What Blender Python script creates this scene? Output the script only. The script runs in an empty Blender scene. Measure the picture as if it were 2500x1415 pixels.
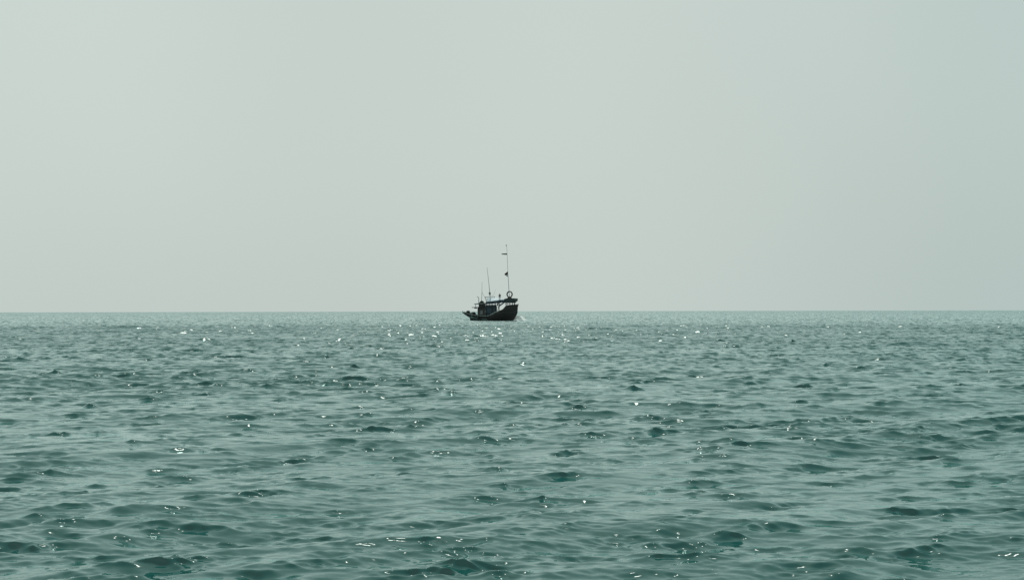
import bpy, bmesh, math, random
import numpy as np
from mathutils import Vector, Matrix

random.seed(7)
S = bpy.context.scene
COL = S.collection
R = math.radians

# ------------------------------------------------------------------ camera
FPX = 4000.0                      # focal length in pixels of the 2500 px wide photograph
cam_d = bpy.data.cameras.new('camera')
cam_d.sensor_width = 36.0
cam_d.lens = 36.0 * FPX / 2500.0
cam_d.clip_start = 0.1
cam_d.clip_end = 60000
cam = bpy.data.objects.new('camera', cam_d)
COL.objects.link(cam)
cam.location = (0, 0, 2.6)
PITCH = math.degrees(math.atan((759.5 - 707.5) / FPX)) - 0.05
cam.rotation_euler = (Matrix.Rotation(R(90 + PITCH), 3, 'X') @ Matrix.Rotation(R(-0.115), 3, 'Z')).to_euler()
S.camera = cam

# ------------------------------------------------------------------ light
SUN_AZ, SUN_EL = 9.0, 60.5         # degrees east of the view axis (+Y), degrees up
world = bpy.data.worlds.new("World")
S.world = world
world.use_nodes = True
wn, wl = world.node_tree.nodes, world.node_tree.links
wn.clear()
w_out = wn.new('ShaderNodeOutputWorld')
w_bg = wn.new('ShaderNodeBackground')
w_bg.inputs['Strength'].default_value = 0.1
sky = wn.new('ShaderNodeTexSky')
sky.sky_type = 'NISHITA'
sky.sun_disc = False
sky.sun_elevation = R(SUN_EL)
sky.sun_rotation = R(SUN_AZ)
sky.air_density = 1.5
sky.dust_density = 5.0
sky.ozone_density = 1.0
tc = wn.new('ShaderNodeTexCoord')
sep = wn.new('ShaderNodeSeparateXYZ')
wl.new(tc.outputs['Generated'], sep.inputs[0])
# thick even haze over the sky: warm grey-green in the middle, cooler away to the right
azr = wn.new('ShaderNodeMapRange'); azr.interpolation_type = 'SMOOTHSTEP'
azr.inputs['From Min'].default_value = 0.02
azr.inputs['From Max'].default_value = 0.46
wl.new(sep.outputs['X'], azr.inputs['Value'])
mixh = wn.new('ShaderNodeMix'); mixh.data_type = 'RGBA'
mixh.inputs['A'].default_value = (5.78, 6.53, 6.20, 1)
mixh.inputs['B'].default_value = (4.52, 5.62, 5.42, 1)
wl.new(azr.outputs[0], mixh.inputs['Factor'])
zen = wn.new('ShaderNodeMapRange'); zen.interpolation_type = 'SMOOTHSTEP'
zen.inputs['From Min'].default_value = 0.25
zen.inputs['From Max'].default_value = 0.9
zen.inputs['To Min'].default_value = 1.0
zen.inputs['To Max'].default_value = 0.72
wl.new(sep.outputs['Z'], zen.inputs['Value'])
mulz = wn.new('ShaderNodeVectorMath'); mulz.operation = 'SCALE'
wl.new(mixh.outputs['Result'], mulz.inputs[0])
wl.new(zen.outputs[0], mulz.inputs['Scale'])
# faint broad unevenness of the haze
nz = wn.new('ShaderNodeTexNoise'); nz.inputs['Scale'].default_value = 3.2
nz.inputs['Detail'].default_value = 1.5
wl.new(tc.outputs['Generated'], nz.inputs['Vector'])
nzr = wn.new('ShaderNodeMapRange')
nzr.inputs['From Min'].default_value = 0.3
nzr.inputs['From Max'].default_value = 0.7
nzr.inputs['To Min'].default_value = 0.96
nzr.inputs['To Max'].default_value = 1.04
wl.new(nz.outputs['Fac'], nzr.inputs['Value'])
muln = wn.new('ShaderNodeVectorMath'); muln.operation = 'SCALE'
hz_ = wn.new('ShaderNodeMapRange'); hz_.interpolation_type = 'SMOOTHSTEP'      # slightly duller towards the horizon
hz_.inputs['From Max'].default_value = 0.14
hz_.inputs['To Min'].default_value = 0.985
hz_.inputs['To Max'].default_value = 1.0
wl.new(sep.outputs['Z'], hz_.inputs['Value'])
mulh = wn.new('ShaderNodeVectorMath'); mulh.operation = 'SCALE'
wl.new(mulz.outputs[0], mulh.inputs[0]); wl.new(hz_.outputs[0], mulh.inputs['Scale'])
wl.new(mulh.outputs[0], muln.inputs[0])
wl.new(nzr.outputs[0], muln.inputs['Scale'])
mixs = wn.new('ShaderNodeMix'); mixs.data_type = 'RGBA'
mixs.inputs['Factor'].default_value = 0.94
wl.new(sky.outputs[0], mixs.inputs['A'])
wl.new(muln.outputs[0], mixs.inputs['B'])
wl.new(mixs.outputs['Result'], w_bg.inputs['Color'])
wl.new(w_bg.outputs[0], w_out.inputs['Surface'])

sun_d = bpy.data.lights.new('sun', 'SUN')
sun_d.energy = 2.0
sun_d.angle = R(0.6)
sun_d.color = (1.0, 0.96, 0.9)
sun = bpy.data.objects.new('sun', sun_d)
COL.objects.link(sun)
sv = Vector((math.sin(R(SUN_AZ)) * math.cos(R(SUN_EL)), math.cos(R(SUN_AZ)) * math.cos(R(SUN_EL)), math.sin(R(SUN_EL))))
sun.rotation_euler = (-sv).to_track_quat('-Z', 'Y').to_euler()
sun.location = sv * 200

S.view_settings.view_transform = 'Standard'
S.view_settings.look = 'None'
S.view_settings.exposure = 0
S.view_settings.gamma = 1
S.view_settings.use_curve_mapping = False
S.cycles.max_bounces = 6
S.cycles.sample_clamp_indirect = 4.0
S.cycles.sample_clamp_direct = 1.6

# ------------------------------------------------------------------ helpers
def principled(name, color, rough=0.7, spec=0.5, metallic=0.0):
    m = bpy.data.materials.new(name)
    m.use_nodes = True
    b = m.node_tree.nodes['Principled BSDF']
    b.inputs['Base Color'].default_value = (*color, 1)
    b.inputs['Roughness'].default_value = rough
    b.inputs['Specular IOR Level'].default_value = spec
    b.inputs['Metallic'].default_value = metallic
    return m

def worn(name, c1, c2, scale=3.0, rough=0.7, stretch=(1, 1, 1), spec=0.4, bump=0.0, lo=0.42, hi=0.62):
    """two-tone weathered paint, cloth or timber"""
    m = principled(name, c1, rough, spec)
    n, l = m.node_tree.nodes, m.node_tree.links
    b = n['Principled BSDF']
    t = n.new('ShaderNodeTexCoord'); mp = n.new('ShaderNodeMapping')
    mp.inputs['Scale'].default_value = stretch
    l.new(t.outputs['Object'], mp.inputs[0])
    nt = n.new('ShaderNodeTexNoise'); nt.inputs['Scale'].default_value = scale
    nt.inputs['Detail'].default_value = 5
    nt.inputs['Roughness'].default_value = 0.65
    l.new(mp.outputs[0], nt.inputs['Vector'])
    r = n.new('ShaderNodeMapRange')
    r.inputs['From Min'].default_value = lo
    r.inputs['From Max'].default_value = hi
    l.new(nt.outputs['Fac'], r.inputs['Value'])
    mx = n.new('ShaderNodeMix'); mx.data_type = 'RGBA'
    mx.inputs['A'].default_value = (*c1, 1)
    mx.inputs['B'].default_value = (*c2, 1)
    l.new(r.outputs[0], mx.inputs['Factor'])
    l.new(mx.outputs['Result'], b.inputs['Base Color'])
    if bump:
        bp = n.new('ShaderNodeBump'); bp.inputs['Distance'].default_value = bump
        l.new(nt.outputs['Fac'], bp.inputs['Height'])
        l.new(bp.outputs[0], b.inputs['Normal'])
    return m

def link(name, me, mat, parent=None):
    o = bpy.data.objects.new(name, me)
    if mat is not None:
        me.materials.clear(); me.materials.append(mat)
    COL.objects.link(o)
    if parent is not None:
        o.parent = parent
    return o

def obj(name, bm, mat, parent=None, smooth=False):
    bmesh.ops.recalc_face_normals(bm, faces=bm.faces)
    me = bpy.data.meshes.new(name)
    bm.to_mesh(me); bm.free()
    if smooth:
        for p in me.polygons: p.use_smooth = True
    return link(name, me, mat, parent)

def tag(o, label=None, cat=None, group=None, kind=None):
    if label: o['label'] = label
    if cat: o['category'] = cat
    if group: o['group'] = group
    if kind: o['kind'] = kind
    return o

def empty(name, loc, rot=(0, 0, 0), parent=None):
    o = bpy.data.objects.new(name, None)
    o.empty_display_size = 0.3
    COL.objects.link(o)
    o.location = loc; o.rotation_euler = rot
    if parent is not None: o.parent = parent
    return o

def tube(bm, pts, r, seg=8, r_end=None, closed=False):
    pts = [Vector(p) for p in pts]
    n = len(pts)
    rings = []
    for i, p in enumerate(pts):
        a = pts[i - 1] if (i > 0 or closed) else p
        b = pts[(i + 1) % n] if (i < n - 1 or closed) else p
        t = (b - a).normalized()
        up = Vector((0, 0, 1)) if abs(t.z) < 0.9 else Vector((0, 1, 0))
        u = t.cross(up).normalized(); v = u.cross(t)
        rr = r if r_end is None else r + (r_end - r) * i / (n - 1)
        rings.append([bm.verts.new(p + (u * math.cos(k * 2 * math.pi / seg) + v * math.sin(k * 2 * math.pi / seg)) * rr) for k in range(seg)])
    rng = range(n) if closed else range(n - 1)
    for i in rng:
        A, B = rings[i], rings[(i + 1) % n]
        for k in range(seg):
            bm.faces.new((A[k], A[(k + 1) % seg], B[(k + 1) % seg], B[k]))
    if not closed:
        bm.faces.new(rings[0]); bm.faces.new(rings[-1])

def torus(bm, c, axis_u, axis_v, R0, r, seg=40, rs=12):
    c = Vector(c); u = Vector(axis_u); v = Vector(axis_v); w = u.cross(v)
    rings = []
    for i in range(seg):
        a = i * 2 * math.pi / seg
        d = u * math.cos(a) + v * math.sin(a)
        ring = []
        for k in range(rs):
            b = k * 2 * math.pi / rs
            cb, sb = math.cos(b), math.sin(b)
            # a tyre section: squarish, wider than it is deep
            cb = math.copysign(abs(cb) ** 0.75, cb); sb = math.copysign(abs(sb) ** 0.75, sb)
            ring.append(bm.verts.new(c + d * (R0 + r * cb) + w * (r * 1.25 * sb)))
        rings.append(ring)
    for i in range(seg):
        A, B = rings[i], rings[(i + 1) % seg]
        for k in range(rs):
            bm.faces.new((A[k], A[(k + 1) % rs], B[(k + 1) % rs], B[k]))

def box(bm, lo, hi, bevel=0.0):
    x0, y0, z0 = lo; x1, y1, z1 = hi
    vs = [bm.verts.new(p) for p in ((x0, y0, z0), (x1, y0, z0), (x1, y1, z0), (x0, y1, z0), (x0, y0, z1), (x1, y0, z1), (x1, y1, z1), (x0, y1, z1))]
    fs = [bm.faces.new([vs[i] for i in f]) for f in ((0, 3, 2, 1), (4, 5, 6, 7), (0, 1, 5, 4), (1, 2, 6, 5), (2, 3, 7, 6), (3, 0, 4, 7))]
    if bevel:
        es = {e for f in fs for e in f.edges}
        bmesh.ops.bevel(bm, geom=list(es), offset=bevel, segments=2, affect='EDGES')

def slab(bm, top, bot, y0, y1, sag=0.0, ny=5):
    """a sheet or block whose side outline is given in x,z (top edge and bottom edge, same count), spanning y0..y1"""
    n = len(top)
    rows = []
    for j in range(ny):
        f = j / (ny - 1); y = y0 + (y1 - y0) * f
        dz = -sag * (1 - (2 * f - 1) ** 2) if sag else 0
        rows.append(([bm.verts.new((x, y, z - dz)) for x, z in top], [bm.verts.new((x, y, z)) for x, z in bot]))
    for j in range(ny - 1):
        for i in range(n - 1):
            for s in (0, 1):
                A, B = rows[j][s], rows[j + 1][s]
                bm.faces.new((A[i], A[i + 1], B[i + 1], B[i]))
        for i in (0, n - 1):
            bm.faces.new((rows[j][0][i], rows[j + 1][0][i], rows[j + 1][1][i], rows[j][1][i]))
    for j in (0, ny - 1):
        for i in range(n - 1):
            bm.faces.new((rows[j][0][i], rows[j][0][i + 1], rows[j][1][i + 1], rows[j][1][i]))

def apply_mods(o):
    dg = bpy.context.evaluated_depsgraph_get()
    me = bpy.data.meshes.new_from_object(o.evaluated_get(dg))
    o.modifiers.clear()
    o.data = me
    return o

# ------------------------------------------------------------------ the sea
RE = 6371000.0
rng = np.random.default_rng(11)

def wave_tile(N, L, lmin, lmax, wind_deg, spread, slope_rms, power=-3.6, seed=0):
    """one periodic patch of wind waves (height, x and y push), wavelengths lmin..lmax, scaled to an rms slope"""
    g = np.random.default_rng(seed)
    k1 = 2 * np.pi * np.fft.fftfreq(N, L / N)
    kx, ky = np.meshgrid(k1, k1, indexing='ij')
    k = np.hypot(kx, ky); k[0, 0] = 1
    lam = 2 * np.pi / k
    c = np.cos(np.arctan2(ky, kx) - math.radians(wind_deg))
    amp = k ** (power / 2) * (np.abs(c) ** spread + 0.03)
    edge = 1 / (1 + np.exp(-(np.log(lam) - np.log(lmin)) / 0.08)) / (1 + np.exp((np.log(lam) - np.log(lmax)) / 0.08))
    amp = amp * edge; amp[0, 0] = 0
    F = amp * (g.normal(size=(N, N)) + 1j * g.normal(size=(N, N)))
    h = np.fft.ifft2(F)
    sx = np.fft.ifft2(1j * kx * F).real; sy = np.fft.ifft2(1j * ky * F).real
    sc = slope_rms / math.sqrt((sx ** 2).mean() + (sy ** 2).mean())
    dx = np.fft.ifft2(1j * kx / k * F).real * sc
    dy = np.fft.ifft2(1j * ky / k * F).real * sc
    return (h.real * sc).astype(np.float32), dx.astype(np.float32), dy.astype(np.float32), L, N

def sample(tile, x, y, rot):
    h, dx, dy, L, N = tile
    c, s = math.cos(rot), math.sin(rot)
    u = ((c * x + s * y) / L * N) % N; v = ((-s * x + c * y) / L * N) % N
    i = np.floor(u).astype(np.int32); j = np.floor(v).astype(np.int32)
    fu = (u - i).astype(np.float32); fv = (v - j).astype(np.float32)
    i %= N; j %= N; i1 = (i + 1) % N; j1 = (j + 1) % N
    out = []
    for a in (h, dx, dy):
        out.append((a[i, j] * (1 - fu) + a[i1, j] * fu) * (1 - fv) + (a[i, j1] * (1 - fu) + a[i1, j1] * fu) * fv)
    H, X, Y = out
    return H, c * X - s * Y, s * X + c * Y

def build_sea():
    # polar sheet, finer near the shore camera and in the direction of the boat
    r = [1.2]
    while r[-1] < 9000:
        d = r[-1]
        if d < 9: step = 0.5 * (1 - d / 9) + 0.05
        elif d < 260: step = min(max(0.035, 0.0023 * d), 0.22)
        else: step = 0.22 + 0.012 * (d - 260)
        r.append(d + step)
    r = np.array(r)
    th = list(np.arange(-18.8, 18.8, 0.074))
    a = 18.8; st = 0.074
    side = []
    while a < 180 - 3:
        side.append(a); st = min(st * 1.075, 4.0); a += st
    th = np.array([-t for t in reversed(side)] + th + side)
    th = np.unique(np.round(th, 5))
    th = np.radians(th)
    nr, nt = len(r), len(th)
    RR, TT = np.meshgrid(r, th, indexing='ij')
    x0 = RR * np.sin(TT); y0 = RR * np.cos(TT)
    dr = np.gradient(r)[:, None] * np.ones((1, nt))
    dt = np.gradient(th)[None, :] * RR
    sp = np.maximum(dr * 0.55, dt)
    z = np.zeros_like(x0); px = np.zeros_like(x0); py = np.zeros_like(x0)
    # slow patchiness of the wind
    P = wave_tile(256, 211, 9, 60, 20, 0.3, 1.0, -2.0, 5)[0]; P = P / P.std()
    PT = (P, P, P, 211.0, 256)
    gust = sample(PT, x0, y0, 0.7)[0]
    # short steep seas come in small groups: many calm spots, few sharp ones
    def field(L, l0, l1, wd, seed, rot):
        h = wave_tile(512, L, l0, l1, wd, 1.0, 1.0, -2.4, seed)[0]; h = h / h.std()
        return sample((h, h, h, L, 512), x0, y0, rot)[0]
    grp = field(71.0, 1.2, 5.0, 110, 21, 0.9)
    fine = field(29.0, 0.5, 2.0, 85, 22, 0.4)
    g3 = np.exp(0.14 * gust + 0.26 * grp + 0.28 * fine - 0.10)
    g4 = np.exp(0.14 * gust + 0.22 * grp + 0.38 * fine - 0.13)
    g3 = np.minimum(g3, 2.3); g4 = np.minimum(g4, 2.2)
    lee = np.clip((RR - 18) / 75, 0, 1); lee = 0.80 + 0.20 * lee            # a little calmer close to the shore
    g3 = g3 * lee; g4 = g4 * (0.3 + 0.7 * lee)
    gust = np.clip(1 + 0.30 * gust, 0.35, 1.9)
    GM = {0: 1.0, 1: gust, 3: g3, 4: g4}
    lost = np.full_like(x0, 0.02 ** 2)
    for (N, L, l0, l1, wd, spd, sl, pw, seed, rot, g) in BANDS:
        tile = wave_tile(N, L, l0, l1, wd - math.degrees(rot), spd, sl, pw, seed)
        H, X, Y = sample(tile, x0, y0, rot)
        lam = math.sqrt(l0 * l1)
        w = np.clip((lam / sp - 0.5) / 1.1, FLOOR.get(seed, 0.0), 1); w = w * w * (3 - 2 * w)
        lost += sl * sl * (1 - w * w)
        w = w * GM[g]
        z += H * w; px += X * w * CHOP; py += Y * w * CHOP
    X = x0 + px; Y = y0 + py - LEAN * z
    Z = z - (x0 ** 2 + y0 ** 2) / (2 * RE)
    co = np.stack([X, Y, Z], -1).reshape(-1, 3).astype(np.float32)
    idx = np.arange(nr * nt, dtype=np.int32).reshape(nr, nt)
    # close the ring behind the camera
    a0 = idx; a1 = np.roll(idx, -1, axis=1)
    q = np.stack([a0[:-1], a1[:-1], a1[1:], a0[1:]], -1).reshape(-1, 4)
    # hub in the middle
    me = bpy.data.meshes.new('sea')
    nv = len(co)
    co = np.vstack([co, [[0, 0, 0]]]).astype(np.float32)
    tri = np.stack([idx[0], np.roll(idx[0], -1), np.full(nt, nv, np.int32)], -1)[:, ::-1]
    nq, ntr = len(q), len(tri)
    me.vertices.add(nv + 1)
    me.vertices.foreach_set('co', co.ravel())
    loops = np.concatenate([q.ravel(), tri.ravel()]).astype(np.int32)
    me.loops.add(len(loops)); me.loops.foreach_set('vertex_index', loops)
    me.polygons.add(nq + ntr)
    ls = np.concatenate([np.arange(nq) * 4, nq * 4 + np.arange(ntr) * 3]).astype(np.int32)
    me.polygons.foreach_set('loop_start', ls)
    me.polygons.foreach_set('use_smooth', np.ones(nq + ntr, dtype=bool))
    me.update(calc_edges=True)
    # slope of the ripples too fine for the mesh, kept as surface roughness
    rough = np.sqrt(np.sqrt(2 * lost)).ravel().astype(np.float32)
    rough = np.clip(rough * 0.6 - 0.10, 0.05, 0.16)
    for nm, d0, d1 in (('mid_chop', 35.0, 120.0), ('far_chop', 90.0, 420.0), ('far_swell', 350.0, 1100.0)):
        f = np.clip((RR - d0) / (d1 - d0), 0, 1).ravel().astype(np.float32)
        a_ = me.attributes.new(nm, 'FLOAT', 'POINT'); a_.data.foreach_set('value', np.append(f, np.float32(0)))
    at = me.attributes.new('ruffle', 'FLOAT', 'POINT')
    at.data.foreach_set('value', np.append(rough, np.float32(0.1)))
    print('sea tris', nq * 2 + ntr)
    return me

CHOP = 0.85
LEAN = 0.9      # short seas run towards the shore, their fronts steeper than their backs
FLOOR = {1: 1.0, 2: 0.9, 3: 0.7}
#  N,  tile, lmin, lmax, direction of travel, spread, slope, power, seed, rotation, gust
BANDS = [
    (512, 127.0, 4.0, 15.0, 132, 2.5, 0.046, -3.2, 1, 0.31, 0),
    (512, 41.0, 1.5, 4.0, 122, 1.8, 0.056, -3.3, 2, 1.07, 1),
    (512, 17.9, 0.38, 1.5, 103, 1.2, 0.156, -3.4, 3, 0.55, 3),
    (512, 5.7, 0.12, 0.38, 82, 1.2, 0.145, -3.4, 4, 1.93, 4),
]

sea_m = bpy.data.materials.new('sea_water')
sea_m.use_nodes = True
n, l = sea_m.node_tree.nodes, sea_m.node_tree.links
n.remove(n['Principled BSDF'])
# deep green water body under a slightly green-tinted mirror surface
w_body = n.new('ShaderNodeBsdfDiffuse'); w_body.inputs['Color'].default_value = (0.009, 0.084, 0.076, 1)
w_gl = n.new('ShaderNodeBsdfGlossy'); w_gl.inputs['Color'].default_value = (0.87, 1.0, 0.985, 1)
w_fr = n.new('ShaderNodeFresnel'); w_fr.inputs['IOR'].default_value = 1.60
w_mx = n.new('ShaderNodeMixShader')
l.new(w_fr.outputs[0], w_mx.inputs[0]); l.new(w_body.outputs[0], w_mx.inputs[1]); l.new(w_gl.outputs[0], w_mx.inputs[2])
l.new(w_mx.outputs[0], n['Material Output'].inputs['Surface'])
t = n.new('ShaderNodeTexCoord')
ra = n.new('ShaderNodeAttribute'); ra.attribute_name = 'ruffle'
l.new(ra.outputs['Fac'], w_gl.inputs['Roughness'])
geo = n.new('ShaderNodeNewGeometry')
def ripple(scale, stretch, rot, slope, detail, prev):
    # fine wind ripples: a noise used as surface slope in world x and y
    mp = n.new('ShaderNodeMapping')
    mp.inputs['Rotation'].default_value = (0, 0, R(rot))
    mp.inputs['Scale'].default_value = stretch
    l.new(t.outputs['Object'], mp.inputs[0])
    nt = n.new('ShaderNodeTexNoise')
    nt.inputs['Scale'].default_value = scale
    nt.inputs['Detail'].default_value = detail
    nt.inputs['Roughness'].default_value = 0.5
    l.new(mp.outputs[0], nt.inputs['Vector'])
    sb_ = n.new('ShaderNodeVectorMath'); sb_.operation = 'SUBTRACT'
    l.new(nt.outputs['Color'], sb_.inputs[0]); sb_.inputs[1].default_value = (0.5, 0.5, 0.5)
    ml = n.new('ShaderNodeVectorMath'); ml.operation = 'MULTIPLY'
    l.new(sb_.outputs[0], ml.inputs[0]); ml.inputs[1].default_value = (slope, slope, 0)
    ad = n.new('ShaderNodeVectorMath'); ad.operation = 'ADD'
    l.new(prev, ad.inputs[0]); l.new(ml.outputs[0], ad.inputs[1])
    return ad.outputs[0]
nv_ = ripple(5.0, (0.5, 1.25, 1.0), -12, 0.25, 3, geo.outputs['Normal'])
nv_ = ripple(1.3, (0.45, 1.4, 1.0), -38, 0.20, 1, nv_)
nv_ = ripple(31.0, (0.7, 1.2, 1.0), 5, 0.10, 1, nv_)
def far_faces(prev, attr, scale, amount, lo, hi):
    # wave faces too small for the distant mesh: elongated patches leaning south
    mp = n.new('ShaderNodeMapping'); mp.inputs['Scale'].default_value = scale
    l.new(t.outputs['Object'], mp.inputs[0])
    nt = n.new('ShaderNodeTexNoise'); nt.inputs['Scale'].default_value = 1.0
    nt.inputs['Detail'].default_value = 3; nt.inputs['Roughness'].default_value = 0.6
    l.new(mp.outputs[0], nt.inputs['Vector'])
    mr = n.new('ShaderNodeMapRange')
    mr.inputs['From Min'].default_value = lo; mr.inputs['From Max'].default_value = hi
    mr.inputs['To Max'].default_value = amount
    l.new(nt.outputs['Fac'], mr.inputs['Value'])
    aa = n.new('ShaderNodeAttribute'); aa.attribute_name = attr
    ml = n.new('ShaderNodeMath'); ml.operation = 'MULTIPLY'
    l.new(mr.outputs[0], ml.inputs[0]); l.new(aa.outputs['Fac'], ml.inputs[1])
    cx = n.new('ShaderNodeCombineXYZ'); 
    ng = n.new('ShaderNodeMath'); ng.operation = 'MULTIPLY'; ng.inputs[1].default_value = -1.0
    l.new(ml.outputs[0], ng.inputs[0]); l.new(ng.outputs[0], cx.inputs['Y'])
    ad = n.new('ShaderNodeVectorMath'); ad.operation = 'ADD'
    l.new(prev, ad.inputs[0]); l.new(cx.outputs[0], ad.inputs[1])
    return ad.outputs[0]
nv_ = far_faces(nv_, 'mid_chop', (1.5, 0.35, 1), 0.42, 0.52, 0.70)
nv_ = far_faces(nv_, 'far_chop', (0.9, 0.07, 1), 0.13, 0.50, 0.60)
nv_ = far_faces(nv_, 'far_swell', (0.24, 0.006, 1), 0.06, 0.46, 0.60)
nrm = n.new('ShaderNodeVectorMath'); nrm.operation = 'NORMALIZE'
l.new(nv_, nrm.inputs[0])
for q_ in (w_gl, w_fr, w_body): l.new(nrm.outputs[0], q_.inputs['Normal'])

sea = link('sea', build_sea(), sea_m)
tag(sea, kind='structure')

# ------------------------------------------------------------------ the fishing boat
BD = 400.0                                     # metres from the camera
BX = (1200 - 1250) / FPX * BD
YAW = 18.0
boat = empty('fishing_boat', (BX, BD, -BD * BD / (2 * RE)), (0, 0, R(-YAW)))
tag(boat, 'dark wooden fishing boat with raised bow and thin masts heading right at sea', 'fishing boat')
ca, sa = math.cos(R(YAW)), math.sin(R(YAW))
def bx(px, y=0.0):                              # boat-frame x of a thing seen at photo column px, y metres to port
    return ((px - 1200) / 10.0 - y * sa) / ca
def bz(py):
    return (785 - py) / 10.0

hull_m = worn('hull_paint', (0.012, 0.020, 0.020), (0.035, 0.030, 0.026), 1.4, 0.6, (0.5, 1, 2.0), bump=0.01)
wale_m = worn('pale_rail_paint', (0.30, 0.36, 0.34), (0.07, 0.09, 0.085), 2.5, 0.6)
stern_m = worn('faded_teal_paint', (0.24, 0.33, 0.31), (0.06, 0.10, 0.10), 2.2, 0.7, (0.5, 1, 2))
wood_m = worn('dark_timber', (0.018, 0.020, 0.018), (0.040, 0.035, 0.030), 4, 0.75, (0.4, 1, 3))
deck_m = worn('deck_boards', (0.05, 0.05, 0.045), (0.10, 0.095, 0.08), 5, 0.8)
cabin_m = worn('cabin_paint', (0.016, 0.022, 0.022), (0.040, 0.042, 0.040), 2.5, 0.65)
glass_m = worn('dusty_window', (0.12, 0.14, 0.14), (0.05, 0.06, 0.06), 2.0, 0.25, spec=0.6)
slate_m = worn('grey_roof_paint', (0.17, 0.20, 0.19), (0.07, 0.09, 0.09), 3, 0.7)
navy_m = worn('navy_tarpaulin', (0.012, 0.028, 0.045), (0.030, 0.060, 0.080), 1.6, 0.55, bump=0.02)
green_m = worn('dark_green_tarpaulin', (0.012, 0.030, 0.030), (0.024, 0.045, 0.045), 1.6, 0.6, bump=0.02)
pale_m = worn('pale_blue_tarpaulin', (0.62, 0.74, 0.78), (0.40, 0.54, 0.62), 1.3, 0.6, bump=0.03)
metal_m = worn('grey_pole', (0.22, 0.24, 0.24), (0.30, 0.31, 0.30), 3, 0.55)
rubber_m = worn('black_rubber', (0.012, 0.012, 0.012), (0.022, 0.022, 0.022), 6, 0.8)
net_m = worn('dark_netting', (0.010, 0.016, 0.014), (0.030, 0.035, 0.030), 9, 0.95, bump=0.03)

def interp(tab, x):
    xs = [p[0] for p in tab]; ys = [p[1] for p in tab]
    return float(np.interp(x, xs, ys))
def smoothtab(tab, x, w=0.35):
    return sum(interp(tab, x + d * w) for d in (-1, -0.5, 0, 0.5, 1)) / 5
SHEER = [(-7.5, 2.1), (-6.6, 1.82), (-5.5, 1.55), (-4.2, 1.35), (-2.5, 1.2), (-0.8, 1.2), (0.5, 1.5), (1.7, 2.1), (2.6, 2.32), (3.4, 2.62), (3.75, 2.85), (4.1, 3.5), (5.0, 3.75), (6.6, 3.85)]
BREADTH = [(-7.5, 0.35), (-6.6, 0.95), (-5.0, 1.5), (-3.0, 1.85), (0, 2.0), (2.5, 1.98), (4.0, 1.75), (5.2, 1.2), (6.0, 0.6), (6.6, 0.06)]
BOWX = [(-0.9, 4.6), (0.0, 5.55), (0.6, 5.75), (1.1, 6.1), (1.7, 6.45), (3.9, 6.6)]
STERNX = [(-0.9, -3.0), (0.0, -4.7), (0.4, -5.2), (0.8, -5.75), (1.5, -6.9), (2.1, -7.5)]

def hull_point(u, v, side, off=0.0):
    xr = -7.5 + 14.1 * u
    zs = smoothtab(SHEER, xr, 0.25)
    z = -0.9 + (zs + 0.9) * v
    x = interp(STERNX, z) * (1 - u) + interp(BOWX, z) * u
    bmx = smoothtab(BREADTH, xr, 0.25)
    full = 1 - max(0.0, 1 - v) ** (2.6 - 1.2 * abs(2 * u - 1))        # round bilge amidships, V ends
    yb = max(0.02, bmx * full) + off
    return Vector((x, side * yb, z))

NU, NV = 60, 16
def hull_mesh():
    bm = bmesh.new()
    for side in (-1, 1):
        g = []
        for i in range(NU + 1):
            row = []
            for j in range(NV + 1):
                v = j / NV
                row.append(bm.verts.new(hull_point(i / NU, v, side, 0.018 if j % 2 else 0.0)))   # strakes stand slightly proud
            g.append(row)
        for i in range(NU):
            for j in range(NV):
                bm.faces.new((g[i][j], g[i + 1][j], g[i + 1][j + 1], g[i][j + 1]))
    # close keel, stem and stern
    bmesh.ops.remove_doubles(bm, verts=bm.verts, dist=0.045)
    return bm
hull = obj('hull', hull_mesh(), hull_m, boat)
mod = hull.modifiers.new('thick', 'SOLIDIFY'); mod.thickness = 0.07; mod.offset = -1
apply_mods(hull)

def strip(u0, u1, v0, v1, off, side, k=40):
    bm = bmesh.new()
    pts = [[], [], [], []]
    for i in range(k + 1):
        u = u0 + (u1 - u0) * i / k
        a = hull_point(u, v0, side, off); c = hull_point(u, v1, side, off)
        ai = hull_point(u, v0, side, -0.05); ci = hull_point(u, v1, side, -0.05)
        for q, p in enumerate((a, c, ci, ai)): pts[q].append(bm.verts.new(p))
    for i in range(k):
        for q in range(4):
            bm.faces.new((pts[q][i], pts[q][i + 1], pts[(q + 1) % 4][i + 1], pts[(q + 1) % 4][i]))
    for i in (0, k):
        bm.faces.new([pts[q][i] for q in range(4)])
    return bm
for side in (-1, 1):
    w = obj('gunwale', strip(0.0, 0.71, 0.955, 1.03, 0.10, side), wale_m, hull)
    w = obj('bow_gunwale', strip(0.715, 0.995, 0.97, 1.02, 0.08, side), wood_m, hull)
    obj('rubbing_strake', strip(0.02, 0.97, 0.74, 0.785, 0.07, side), wood_m, hull)
    obj('stern_panel', strip(0.03, 0.24, 0.50, 0.74, 0.022, side), stern_m, hull)
    obj('quarter_panel', strip(0.27, 0.42, 0.50, 0.66, 0.024, side), stern_m, hull)
# stem post with its raised head, keel
bm = bmesh.new()
prof = [(interp(BOWX, z) + 0.02, z) for z in (-0.9, -0.3, 0.3, 0.8, 1.3, 1.9, 2.8, 3.4)] + [(6.72, 3.75), (6.76, 4.05)]
tube(bm, [(x + 0.05, 0, z) for x, z in prof], 0.13, 8)
obj('stem_post', bm, wood_m, hull)
bm = bmesh.new()
tube(bm, [(x, 0, -0.92) for x in (-3.0, 0, 3, 4.7)], 0.12, 6)
obj('keel', bm, wood_m, hull)
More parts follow.
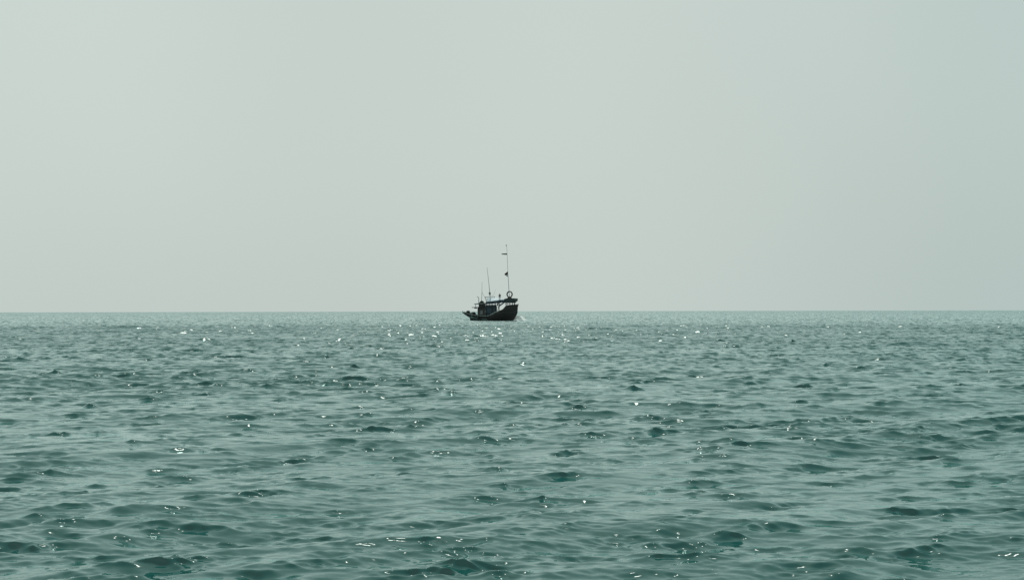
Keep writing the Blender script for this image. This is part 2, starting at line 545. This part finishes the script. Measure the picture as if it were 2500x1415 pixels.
# rudder and stern post
bm = bmesh.new()
slab(bm, [(-5.6, 0.55), (-4.5, 0.75)], [(-5.5, -0.9), (-4.4, -0.9)], -0.05, 0.05, ny=2)
obj('rudder', bm, wood_m, boat)
bm = bmesh.new()
tube(bm, [(-7.35, 0, 1.75), (-7.5, 0, 2.35)], 0.09, 8)
obj('stern_post', bm, stern_m, boat)

# deck following the sheer, a little below the rail
bm = bmesh.new()
rows = []
for i in range(3, 57):
    u = i / 60
    p = hull_point(u, 0.80, 1, -0.06)
    rows.append([bm.verts.new((p.x, s * p.y, p.z + 0.03 * (1 - abs(s)))) for s in (-1, -0.5, 0, 0.5, 1)])
for i in range(len(rows) - 1):
    for k in range(4):
        bm.faces.new((rows[i][k], rows[i + 1][k], rows[i + 1][k + 1], rows[i][k + 1]))
obj('deck', bm, deck_m, boat)
# bulwark stanchions at the pale aft rail
for px in (1134, 1148, 1162.5):
    for side in (-1, 1):
        x = bx(px, side * 1.2)
        u = (x + 7.5) / 14.1
        p = hull_point(max(0.02, min(0.98, u)), 1.0, side, -0.08)
        bm = bmesh.new()
        box(bm, (p.x - 0.05, p.y - 0.05, p.z - 0.5), (p.x + 0.05, p.y + 0.05, p.z + (0.55 if px == 1162.5 else 0.25)))
        obj('stanchion', bm, wale_m, boat)

# ---- wheelhouse aft
def wall_with_holes(bm, x0, x1, z0, z1, y, th, holes):
    """a wall in the x-z plane, real openings in it"""
    xs = sorted({x0, x1, *[h[0] for h in holes], *[h[1] for h in holes]})
    zs = sorted({z0, z1, *[h[2] for h in holes], *[h[3] for h in holes]})
    for i in range(len(xs) - 1):
        for j in range(len(zs) - 1):
            cx, cz = (xs[i] + xs[i + 1]) / 2, (zs[j] + zs[j + 1]) / 2
            if any(h[0] < cx < h[1] and h[2] < cz < h[3] for h in holes): continue
            box(bm, (xs[i], y - th / 2, zs[j]), (xs[i + 1], y + th / 2, zs[j + 1]))
    bmesh.ops.remove_doubles(bm, verts=bm.verts, dist=0.001)

cab_y = 1.3
cx0, cx1 = bx(1166, -cab_y), bx(1205, -cab_y)
cz0, cz1 = 0.9, 3.35
cabin = empty('wheelhouse', (0, 0, 0), parent=boat)
wins = [(bx(1171, -cab_y), bx(1179, -cab_y), bz(769.5), bz(759.5)), (bx(1183, -cab_y), bx(1187.5, -cab_y), bz(766), bz(759)),
        (bx(1192, -cab_y), bx(1199, -cab_y), bz(764), bz(757))]
for side in (-1, 1):
    bm = bmesh.new()
    wall_with_holes(bm, cx0, cx1, cz0, cz1, side * cab_y, 0.06, wins)
    obj('side_wall', bm, cabin_m, cabin)
    for wq in wins:
        bm = bmesh.new()
        x0, x1, z0, z1 = wq
        y = side * (cab_y + 0.035)
        for lo, hi in (((x0 - .06, y - .03, z0 - .06), (x1 + .06, y + .03, z0)), ((x0 - .06, y - .03, z1), (x1 + .06, y + .03, z1 + .06)),
                       ((x0 - .06, y - .03, z0), (x0, y + .03, z1)), ((x1, y - .03, z0), (x1 + .06, y + .03, z1))):
            box(bm, lo, hi)
        obj('window_frame', bm, wood_m, cabin)
        bm = bmesh.new()
        box(bm, (x0, side * cab_y - .01, z0), (x1, side * cab_y + .01, z1))
        obj('window_pane', bm, glass_m, cabin)
for name, x in (('aft_wall', cx0), ('fore_wall', cx1)):
    bm = bmesh.new()
    box(bm, (x - 0.03, -cab_y + 0.03, cz0), (x + 0.03, cab_y - 0.03, cz1))
    obj(name, bm, cabin_m, cabin)
bm = bmesh.new()
box(bm, (bx(1156, 0), -1.55, 3.15), (bx(1184, 0), 1.55, 3.30), 0.04)
obj('aft_roof', bm, wood_m, cabin)
bm = bmesh.new()
box(bm, (bx(1184, 0), -1.5, 3.36), (bx(1216, 0), 1.5, 3.44), 0.02)
obj('fore_roof', bm, wood_m, cabin)
bm = bmesh.new()                                                   # lamp box at the aft end of the roof
box(bm, (bx(1158.5, -1.2), -1.5, 2.95), (bx(1164, -1.2), -1.0, 3.30), 0.03)
obj('roof_end_box', bm, rubber_m, cabin)

upper = empty('upper_cabin', (0, 0, 0), parent=boat)
bm = bmesh.new()
box(bm, (bx(1168.5, -0.95), -0.95, 3.30), (bx(1179, -0.95), 0.95, 4.02))
obj('wall', bm, cabin_m, upper)
bm = bmesh.new()
slab(bm, [(bx(1158, -0.8), 4.10), (bx(1170, -0.8), 4.26), (bx(1183, -0.8), 4.22)], [(bx(1158, -0.8), 3.98), (bx(1170, -0.8), 4.03), (bx(1183, -0.8), 4.0)], -1.2, 1.2, 0.05)
obj('roof', bm, slate_m, upper)
for side in (-1, 1):
    bm = bmesh.new()
    tube(bm, [(bx(1161, side * 1.1), side * 1.1, 3.30), (bx(1161, side * 1.1), side * 1.1, 4.02)], 0.05, 8)
    obj('post', bm, metal_m, upper)

# ---- long canopy from the wheelhouse to the bow
canopy = empty('canopy', (0, 0, 0), parent=boat)
CY = 1.55
pts_top = [(1186, 739.5), (1196, 738.8), (1208, 737.3), (1220, 735.8), (1231, 734.2)]
pts_bot = [(1184.5, 744.6), (1196, 743.6), (1208, 742.4), (1220, 741.2), (1231, 740.2)]
bm = bmesh.new()
slab(bm, [(bx(p, -CY), bz(q)) for p, q in pts_top], [(bx(p, -CY), bz(q)) for p, q in pts_bot], -CY, CY, 0.10)
obj('tarpaulin_roof', bm, navy_m, canopy, smooth=False)
bm = bmesh.new()
tt = [(1231, 732.8), (1235, 731.2), (1245, 731.2), (1252, 731.0), (1257, 731.6)]
tb = [(1231, 741.5), (1235, 742.2), (1245, 742.4), (1251, 741.6), (1256.5, 737.0)]
slab(bm, [(bx(p, -1.1) + .01, bz(q)) for p, q in tt], [(bx(p, -1.1) + .01, bz(q)) for p, q in tb], -1.25, 1.25, 0.05)
obj('bow_roof', bm, green_m, canopy)
# hanging dark side cloths behind the posts
for side in (-1, 1):
    bm = bmesh.new()
    xs = np.linspace(bx(1185, -CY), bx(1212.0, -CY) - (1.1 if side > 0 else 0), 22)
    g = []
    for i, x in enumerate(xs):
        g.append([bm.verts.new((x, side * (1.42 + 0.05 * math.sin(i * 1.9) * (k / 5)), 3.86 + (1.30 + 0.06 * math.sin(i * 0.9) - 3.86) * k / 5)) for k in range(6)])
    for i in range(len(xs) - 1):
        for k in range(5):
            bm.faces.new((g[i][k], g[i + 1][k], g[i + 1][k + 1], g[i][k + 1]))
    o = obj('side_cloth', bm, navy_m, canopy, smooth=True)
    md = o.modifiers.new('t', 'SOLIDIFY'); md.thickness = 0.02; apply_mods(o)
# rolled cloth drooping under the roof edge
bm = bmesh.new()
tube(bm, [(bx(a, -1.5), -1.5, bz(c)) for a, c in ((1219, 748.5), (1222, 747.2), (1225, 745.2), (1228, 743.2), (1231, 741.2))], 0.19, 9, 0.13)
obj('rolled_cloth', bm, navy_m, canopy)
bm = bmesh.new()
tube(bm, [(bx(a, -1.35), -1.35, bz(c)) for a, c in ((1214.5, 748.5), (1216.8, 740.8))], 0.20, 8, 0.15)
obj('rolled_cloth', bm, navy_m, canopy)
# posts
for px, y, z0, z1, r in ((1187, -1.5, 1.2, 4.1, .07), (1201.5, -1.5, 2.0, 4.3, .09), (1208.6, -1.5, 2.0, 4.3, .06), (1217.5, -1.45, 2.2, 4.35, .10),
                         (1195, 1.5, 2.0, 4.2, .07), (1209, 1.5, 2.0, 4.3, .07), (1219, 1.45, 1.9, 4.3, .06),
                         (1235.5, -1.2, 3.2, 4.4, .10), (1244.5, -1.1, 3.3, 4.4, .07), (1238.5, 1.1, 3.2, 4.4, .05), (1251.5, 1.0, 3.3, 4.4, .07)):
    bm = bmesh.new()
    lean = 0.22 if px == 1217.5 else 0.0
    tube(bm, [(bx(px, y) - lean, y, z0), (bx(px, y) + lean, y, z1)], r, 8)
    obj('post', bm, wood_m, canopy)
bm = bmesh.new()
tube(bm, [(bx(1256.0, 0), 0, 3.7), (bx(1257.2, 0), 0, 4.7), (bx(1257.0, 0), 0, 5.25)], 0.13, 8)
obj('bow_post', bm, wood_m, canopy)
bm = bmesh.new()
tube(bm, [(bx(1249.5, -0.6), -0.6, 3.85), (bx(1255.5, -0.3), -0.3, 4.6)], 0.05, 6)
obj('brace', bm, metal_m, canopy)
# bow rail
for y in (-1.3, 1.3):
    bm = bmesh.new()
    tube(bm, [(bx(1232, y), y, 3.95), (bx(1240, y), y, 4.02), (bx(1247, y * .7), y * .7, 4.05)], 0.045, 6)
    obj('rail', bm, wood_m, canopy)

# ---- pale tarpaulin shelter on top of the canopy
shelter = empty('roof_shelter', (0, 0, 0), parent=boat)
bm = bmesh.new()
st = [(1188.5, 730.2), (1197, 729.2), (1205, 729.4), (1213, 730.4), (1221, 732.0), (1230, 733.6)]
sb = [(1189, 739.0), (1196, 738.5), (1204, 737.2), (1212, 736.2), (1221, 735.2), (1230, 734.2)]
NJ = 9
g = []
for (pa, qa), (pb, qb) in zip(st, sb):
    row = []
    for j in range(NJ):
        f = j / (NJ - 1)
        y = -1.5 + 2.3 * f
        z = bz(qb) + (bz(qa) - bz(qb)) * f + 0.04 + 0.05 * math.sin(f * 9 + pa) - 0.10 * math.sin(math.pi * f)
        row.append(bm.verts.new((bx(pb + (pa - pb) * f, y), y, z)))
    g.append(row)
for i in range(len(g) - 1):
    for j in range(NJ - 1):
        bm.faces.new((g[i][j], g[i + 1][j], g[i + 1][j + 1], g[i][j + 1]))
o = obj('pale_tarpaulin', bm, pale_m, shelter, smooth=True)
md = o.modifiers.new('t', 'SOLIDIFY'); md.thickness = 0.02; apply_mods(o)
bm = bmesh.new()
for y in (-1.0, 0.9):
    tube(bm, [(bx(1183, y), y, 5.72), (bx(1190, y), y, 5.76), (bx(1196, y), y, 5.90), (bx(1208, y), y, 5.80)], 0.06, 6)
tube(bm, [(bx(1183.4, -1), -1.0, 5.72), (bx(1183.4, -1), 0.9, 5.72)], 0.06, 6)
obj('top_rail', bm, metal_m, shelter)
for a0, a1, y in ((1188, 1184, -1.0), (1188, 1184, 0.9), (1198, 1196.6, -1.15), (1207, 1207, 0.9)):
    bm = bmesh.new()
    tube(bm, [(bx(a0, y), y, 4.55), (bx(a1, y), y, 5.80)], 0.07, 6)
    obj('post', bm, metal_m, shelter)

# ---- masts, aerials, exhaust
mast = empty('signal_mast', (0, 0, 0), parent=boat)
bm = bmesh.new()
tube(bm, [(bx(1197.4), 0, 4.6), (bx(1195.8), 0, 6.6), (bx(1193.6), 0, 9.0), (bx(1189), 0, 13.0)], 0.105, 8, 0.035)
obj('pole', bm, metal_m, mast)
bm = bmesh.new()
tube(bm, [(bx(1191.5), 0, 6.75), (bx(1198.5), 0, 6.55)], 0.06, 6)
obj('crosspiece', bm, metal_m, mast)
bm = bmesh.new()
box(bm, (bx(1194.3), -0.14, 6.25), (bx(1197.4), 0.14, 6.95), 0.05)
obj('lamp_box', bm, wood_m, mast)
aer = empty('radio_aerial', (0, 0, 0), parent=boat)
bm = bmesh.new()
tube(bm, [(bx(1174.6), 0.2, 4.2), (bx(1175.6), 0.2, 6.6), (bx(1176.2), 0.2, 9.5)], 0.075, 7, 0.025)
obj('pole', bm, metal_m, aer)
bm = bmesh.new()
tube(bm, [(bx(1176.4), 0.2, 6.9), (bx(1179.3), 0.1, 6.35), (bx(1183.4), 0.0, 5.75)], 0.03, 6)
obj('stay_wire', bm, metal_m, aer)
bm = bmesh.new()
tube(bm, [(bx(1200.5, .5), .5, 5.75), (bx(1206, .5), .5, 6.4), (bx(1210.5, .5), .5, 7.7)], 0.025, 6, 0.015)
obj('whip_aerial', bm, metal_m, boat)
bm = bmesh.new()
tube(bm, [(bx(1168.6, -.6), -.6, 4.15), (bx(1168.9, -.6), -.6, 5.2), (bx(1168.2, -.6), -.6, 5.62), (bx(1166.6, -.6), -.6, 5.82), (bx(1164.8, -.6), -.6, 5.84)], 0.085, 8)
obj('exhaust_pipe', bm, metal_m, boat)
bowmast = empty('bow_mast', (0, 0, 0), parent=boat)
bm = bmesh.new()
tube(bm, [(bx(1244.3), 0, 5.2), (bx(1243), 0, 6.6), (bx(1241.3), 0, 9.6), (bx(1240.1), 0, 11.6)], 0.085, 8, 0.05)
obj('pole', bm, metal_m, bowmast)
bm = bmesh.new()
tube(bm, [(bx(1240.1), 0, 11.6), (bx(1238.6), 0, 15.6), (bx(1237.2), 0, 18.3)], 0.045, 8, 0.035)
obj('top_pole', bm, metal_m, bowmast)
bm = bmesh.new()
box(bm, (bx(1235.2), -0.1, 18.15), (bx(1237.3), 0.1, 18.45), 0.04)
obj('masthead_lamp', bm, metal_m, bowmast)
bm = bmesh.new()
box(bm, (bx(1239.8), -0.45, 5.33), (bx(1248.6), 0.45, 5.62), 0.06)
obj('mast_step', bm, wood_m, bowmast)

# ---- loose things aboard (own top-level objects, placed in the world through the boat's frame)
bpy.context.view_layer.update()
BM = boat.matrix_world.copy()
def at_base(o, p):
    """give a world-placed mesh its origin at boat-frame point p"""
    p = Vector(p)
    o.data.transform(Matrix.Translation(-p))
    o.matrix_world = BM @ Matrix.Translation(p)
    return o

bm = bmesh.new()
torus(bm, (bx(1244.2), -0.02, 6.38), (math.cos(R(8)), -math.sin(R(8)), 0), (0, 0, 1), 0.69, 0.135)
tyre = at_base(obj('tyre', bm, rubber_m, smooth=True), (bx(1244.2), 0, 5.6))
tag(tyre, 'black ring-shaped tyre standing upright round the foot of the tall bow mast', 'tyre')

def cloth(name, corners, mat_fn, nx=14, nz=8, wave=0.06, mat=None):
    """corners: hoist top, hoist bottom, fly bottom, fly top in the boat frame"""
    a, b_, c, d = [Vector(q) for q in corners]
    bm = bmesh.new(); g = []
    for i in range(nx + 1):
        f = i / nx
        row = []
        for j in range(nz + 1):
            h = j / nz
            p = (a * (1 - h) + b_ * h) * (1 - f) + (d * (1 - h) + c * h) * f
            p.y += wave * f * math.sin(f * 7 + h * 1.5)
            row.append(bm.verts.new(p))
        g.append(row)
    for i in range(nx):
        for j in range(nz):
            fa = bm.faces.new((g[i][j], g[i][j + 1], g[i + 1][j + 1], g[i + 1][j]))
            fa.material_index = mat_fn(j / nz)
            fa.smooth = True
    me = bpy.data.meshes.new(name); bm.to_mesh(me); bm.free()
    o = bpy.data.objects.new(name, me); COL.objects.link(o)
    for m in mat: me.materials.append(m)
    md = o.modifiers.new('t', 'SOLIDIFY'); md.thickness = 0.012; md.offset = 0; apply_mods(o)
    return o
red_m = worn('backlit_red_cloth', (0.055, 0.016, 0.016), (0.04, 0.014, 0.014), 2, 0.8)  # red made dark and dull: the flag's backlit shade is put into the colour
white_m = worn('white_cloth', (0.50, 0.52, 0.55), (0.42, 0.45, 0.48), 2, 0.8)
grey_m = worn('dark_cloth', (0.035, 0.04, 0.04), (0.02, 0.025, 0.025), 2, 0.8)
xh = bx(1240.6)
flag = cloth('flag', [(xh - .03, 0, 12.05), (xh - .01, 0, 10.65), (bx(1236.3), 0.25, 10.75), (bx(1231.3), -0.1, 11.25)],
             lambda h: 0 if h < 0.5 else 1, wave=0.12, mat=[red_m, white_m])
at_base(flag, (xh, 0, 10.65))
tag(flag, 'small flag, dark red over white, hanging halfway up the tall bow mast', 'flag')
xh = bx(1238.4)
pen = cloth('pennant', [(xh, 0, 16.35), (xh, 0, 16.0), (bx(1224.8), -0.05, 16.1), (bx(1224.8), -0.05, 16.3)], lambda h: 0, nz=3, wave=0.10, mat=[grey_m])
at_base(pen, (xh, 0, 16.0))
tag(pen, 'narrow dark pennant streaming left near the top of the bow mast', 'pennant')

def lump(name, cx, cy, cz, sx, sy, sz, seed, mat):
    rr = random.Random(seed)
    bm = bmesh.new()
    bmesh.ops.create_icosphere(bm, subdivisions=4, radius=1)
    ph = [(Vector((rr.gauss(0, 1), rr.gauss(0, 1), rr.gauss(0, 1))) * 2.2, rr.random() * 6) for _ in range(9)]
    for v in bm.verts:
        d = sum(math.sin(v.co.dot(k) * 1.5 + p) for k, p in ph) * 0.05
        v.co = v.co * (1 + d)
        v.co.z = max(v.co.z, -0.25)
        v.co = Vector((cx + v.co.x * sx, cy + v.co.y * sy, cz + v.co.z * sz))
    return at_base(obj(name, bm, mat, smooth=True), (cx, cy, cz - 0.25 * sz))
o = lump('net_heap', bx(1142), 0, 1.80, 0.55, 0.5, 0.62, 3, net_m)
tag(o, 'rounded heap of dark fishing net at the very stern of the boat', 'fishing net')
o = lump('net_heap', bx(1154), -0.1, 1.50, 0.85, 0.8, 0.55, 8, net_m)
tag(o, 'long low heap of dark fishing net just behind the wheelhouse', 'fishing net')

bm = bmesh.new()
slab(bm, [(bx(1171, -.3), 4.42), (bx(1174.5, -.3), 4.80), (bx(1177.5, -.3), 4.74), (bx(1180, -.3), 4.35)],
     [(bx(1169.5, -.3), 4.25), (bx(1173, -.3), 4.25), (bx(1177, -.3), 4.25), (bx(1181.5, -.3), 4.25)], -0.6, 0.5, 0.08)
tag(at_base(obj('covered_bundle', bm, net_m), (bx(1175), 0, 4.25)), 'black covered bundle lying on the small upper roof at the stern', 'bundle')

# ---- person standing on the canopy
def skin_figure(name, verts, edges, radii, mat, root, parent):
    me = bpy.data.meshes.new(name)
    me.from_pydata([Vector(v) for v in verts], edges, [])
    o = bpy.data.objects.new(name, me)
    COL.objects.link(o)
    o.modifiers.new('skin', 'SKIN')
    sv_ = me.skin_vertices[0].data
    for i, r_ in enumerate(radii):
        sv_[i].radius = (r_, r_) if not isinstance(r_, tuple) else r_
        sv_[i].use_root = (i == root)
    ss = o.modifiers.new('ss', 'SUBSURF'); ss.levels = 2; ss.render_levels = 2
    apply_mods(o)
    o.data.materials.append(mat)
    for p in o.data.polygons: p.use_smooth = True
    o.parent = parent
    return o
skin_m = worn('skin', (0.20, 0.11, 0.075), (0.17, 0.09, 0.06), 5, 0.6)
jacket_m = worn('dark_jacket', (0.010, 0.014, 0.016), (0.016, 0.020, 0.022), 6, 0.85)
trouser_m = worn('pale_trousers', (0.42, 0.46, 0.46), (0.36, 0.40, 0.40), 6, 0.85)
hair_m = principled('black_hair', (0.008, 0.008, 0.008), 0.7)
person = empty('person', (0, 0, 0))
tag(person, 'person in a dark top and pale trousers standing on the canopy roof between the masts', 'person')
V, E, RD = [], [], []
def node(p, r_, prev=None):
    V.append(p); RD.append(r_)
    if prev is not None: E.append((prev, len(V) - 1))
    return len(V) - 1
pel = node((0, 0, 0.88), 0.13)
ab = node((0, 0, 1.04), 0.12, pel); ch = node((0, 0, 1.24), (0.15, 0.11), ab); nk = node((0, 0, 1.38), 0.055, ch)
hd = node((0.01, 0, 1.47), 0.075, nk); ht = node((0.0, 0, 1.59), 0.072, hd)
for s in (-1, 1):
    sh = node((0, s * 0.17, 1.30), 0.06, ch); el = node((-0.03, s * 0.23, 1.05), 0.042, sh)
    wr = node((0.05, s * 0.24, 0.82), 0.028, el); pm = node((0.07, s * 0.24, 0.75), 0.034, wr)
    for q, (dx_, ln) in enumerate(((-0.028, 0.075), (-0.010, 0.088), (0.010, 0.084), (0.028, 0.066))):
        a1 = node((0.075 + dx_, s * 0.24, 0.70), 0.009, pm)
        node((0.085 + dx_, s * 0.235, 0.70 - ln), 0.007, a1)
    th_ = node((0.115, s * 0.225, 0.74), 0.010, pm); node((0.128, s * 0.22, 0.70), 0.008, th_)
    hp = node((0, s * 0.09, 0.82), 0.09, pel); kn = node((0.02, s * 0.11, 0.46), 0.058, hp)
    an = node((-0.02, s * 0.12, 0.08), 0.038, kn); node((0.14, s * 0.13, 0.035), 0.032, an)
body = skin_figure('body', V, E, RD, skin_m, 0, person)
V, E, RD = [], [], []
a0 = node((0, 0, 0.84), 0.155); a1 = node((0, 0, 1.04), 0.145, a0); a2 = node((0, 0, 1.25), (0.175, 0.135), a1); a3 = node((0, 0, 1.36), 0.08, a2)
for s in (-1, 1):
    b0 = node((0, s * 0.18, 1.30), 0.075, a2); b1 = node((-0.03, s * 0.235, 1.05), 0.06, b0); node((0.045, s * 0.24, 0.85), 0.045, b1)
skin_figure('jacket', V, E, RD, jacket_m, 0, person)
V, E, RD = [], [], []
a0 = node((0, 0, 0.86), 0.14)
for s in (-1, 1):
    b0 = node((0, s * 0.095, 0.78), 0.10, a0); b1 = node((0.02, s * 0.11, 0.46), 0.078, b0); node((-0.015, s * 0.12, 0.12), 0.062, b1)
skin_figure('trousers', V, E, RD, trouser_m, 0, person)
bm = bmesh.new()
bmesh.ops.create_uvsphere(bm, u_segments=16, v_segments=10, radius=0.1)
for v in bm.verts:
    v.co = Vector((v.co.x * 0.95 - 0.02, v.co.y * 0.85, v.co.z * 0.8 + 1.57))
bmesh.ops.delete(bm, geom=[v for v in bm.verts if v.co.z < 1.52 and v.co.x > -0.02], context='VERTS')
obj('hair', bm, hair_m, person, smooth=True)
person.matrix_world = BM @ Matrix.Translation((bx(1220), 0, 4.98)) @ Matrix.Rotation(R(-60), 4, 'Z')

# ---- bow wave: a lumpy foaming ridge thrown up beside the stem
foam_m = bpy.data.materials.new('sea_foam')
foam_m.use_nodes = True
n, l = foam_m.node_tree.nodes, foam_m.node_tree.links
b = n['Principled BSDF']; b.inputs['Roughness'].default_value = 0.6
t = n.new('ShaderNodeTexCoord'); nt = n.new('ShaderNodeTexNoise')
nt.inputs['Scale'].default_value = 2.6; nt.inputs['Detail'].default_value = 6
l.new(t.outputs['Object'], nt.inputs['Vector'])
r_ = n.new('ShaderNodeMapRange'); r_.inputs['From Min'].default_value = 0.36; r_.inputs['From Max'].default_value = 0.56
l.new(nt.outputs['Fac'], r_.inputs['Value'])
mx = n.new('ShaderNodeMix'); mx.data_type = 'RGBA'
mx.inputs['A'].default_value = (0.50, 0.62, 0.60, 1); mx.inputs['B'].default_value = (0.86, 0.90, 0.89, 1)
l.new(r_.outputs[0], mx.inputs['Factor']); l.new(mx.outputs['Result'], b.inputs['Base Color'])
def foam_patch(cx, cy, lx, ly, h, rot, seed):
    bm = bmesh.new(); NX, NY = 48, 24; g = []
    rr = random.Random(seed)
    ph = [(rr.uniform(2, 9), rr.uniform(2, 9), rr.random() * 6) for _ in range(8)]
    for i in range(NX + 1):
        row = []
        for j in range(NY + 1):
            u, v = i / NX * 2 - 1, j / NY * 2 - 1
            e = max(0, 1 - u * u) * max(0, 1 - v * v)
            nn = sum(math.sin(a * u + c * v + p) for a, c, p in ph) / 8
            z = -0.22 + h * e ** 0.8 * (1 + 1.2 * nn) + 0.20 * e
            X = u * lx; Y = v * ly
            c, s = math.cos(rot), math.sin(rot)
            row.append(bm.verts.new((cx + c * X - s * Y, cy + s * X + c * Y, z)))
        g.append(row)
    for i in range(NX):
        for j in range(NY):
            bm.faces.new((g[i][j], g[i + 1][j], g[i + 1][j + 1], g[i][j + 1]))
    return bm
bm = foam_patch(BX + 6.9, BD - 1.5, 1.8, 1.6, 0.86, -0.1, 4)
o = obj('bow_wave', bm, foam_m, smooth=True)
tag(o, 'small white bow wave breaking ahead of the dark boat', 'bow wave', kind='stuff')
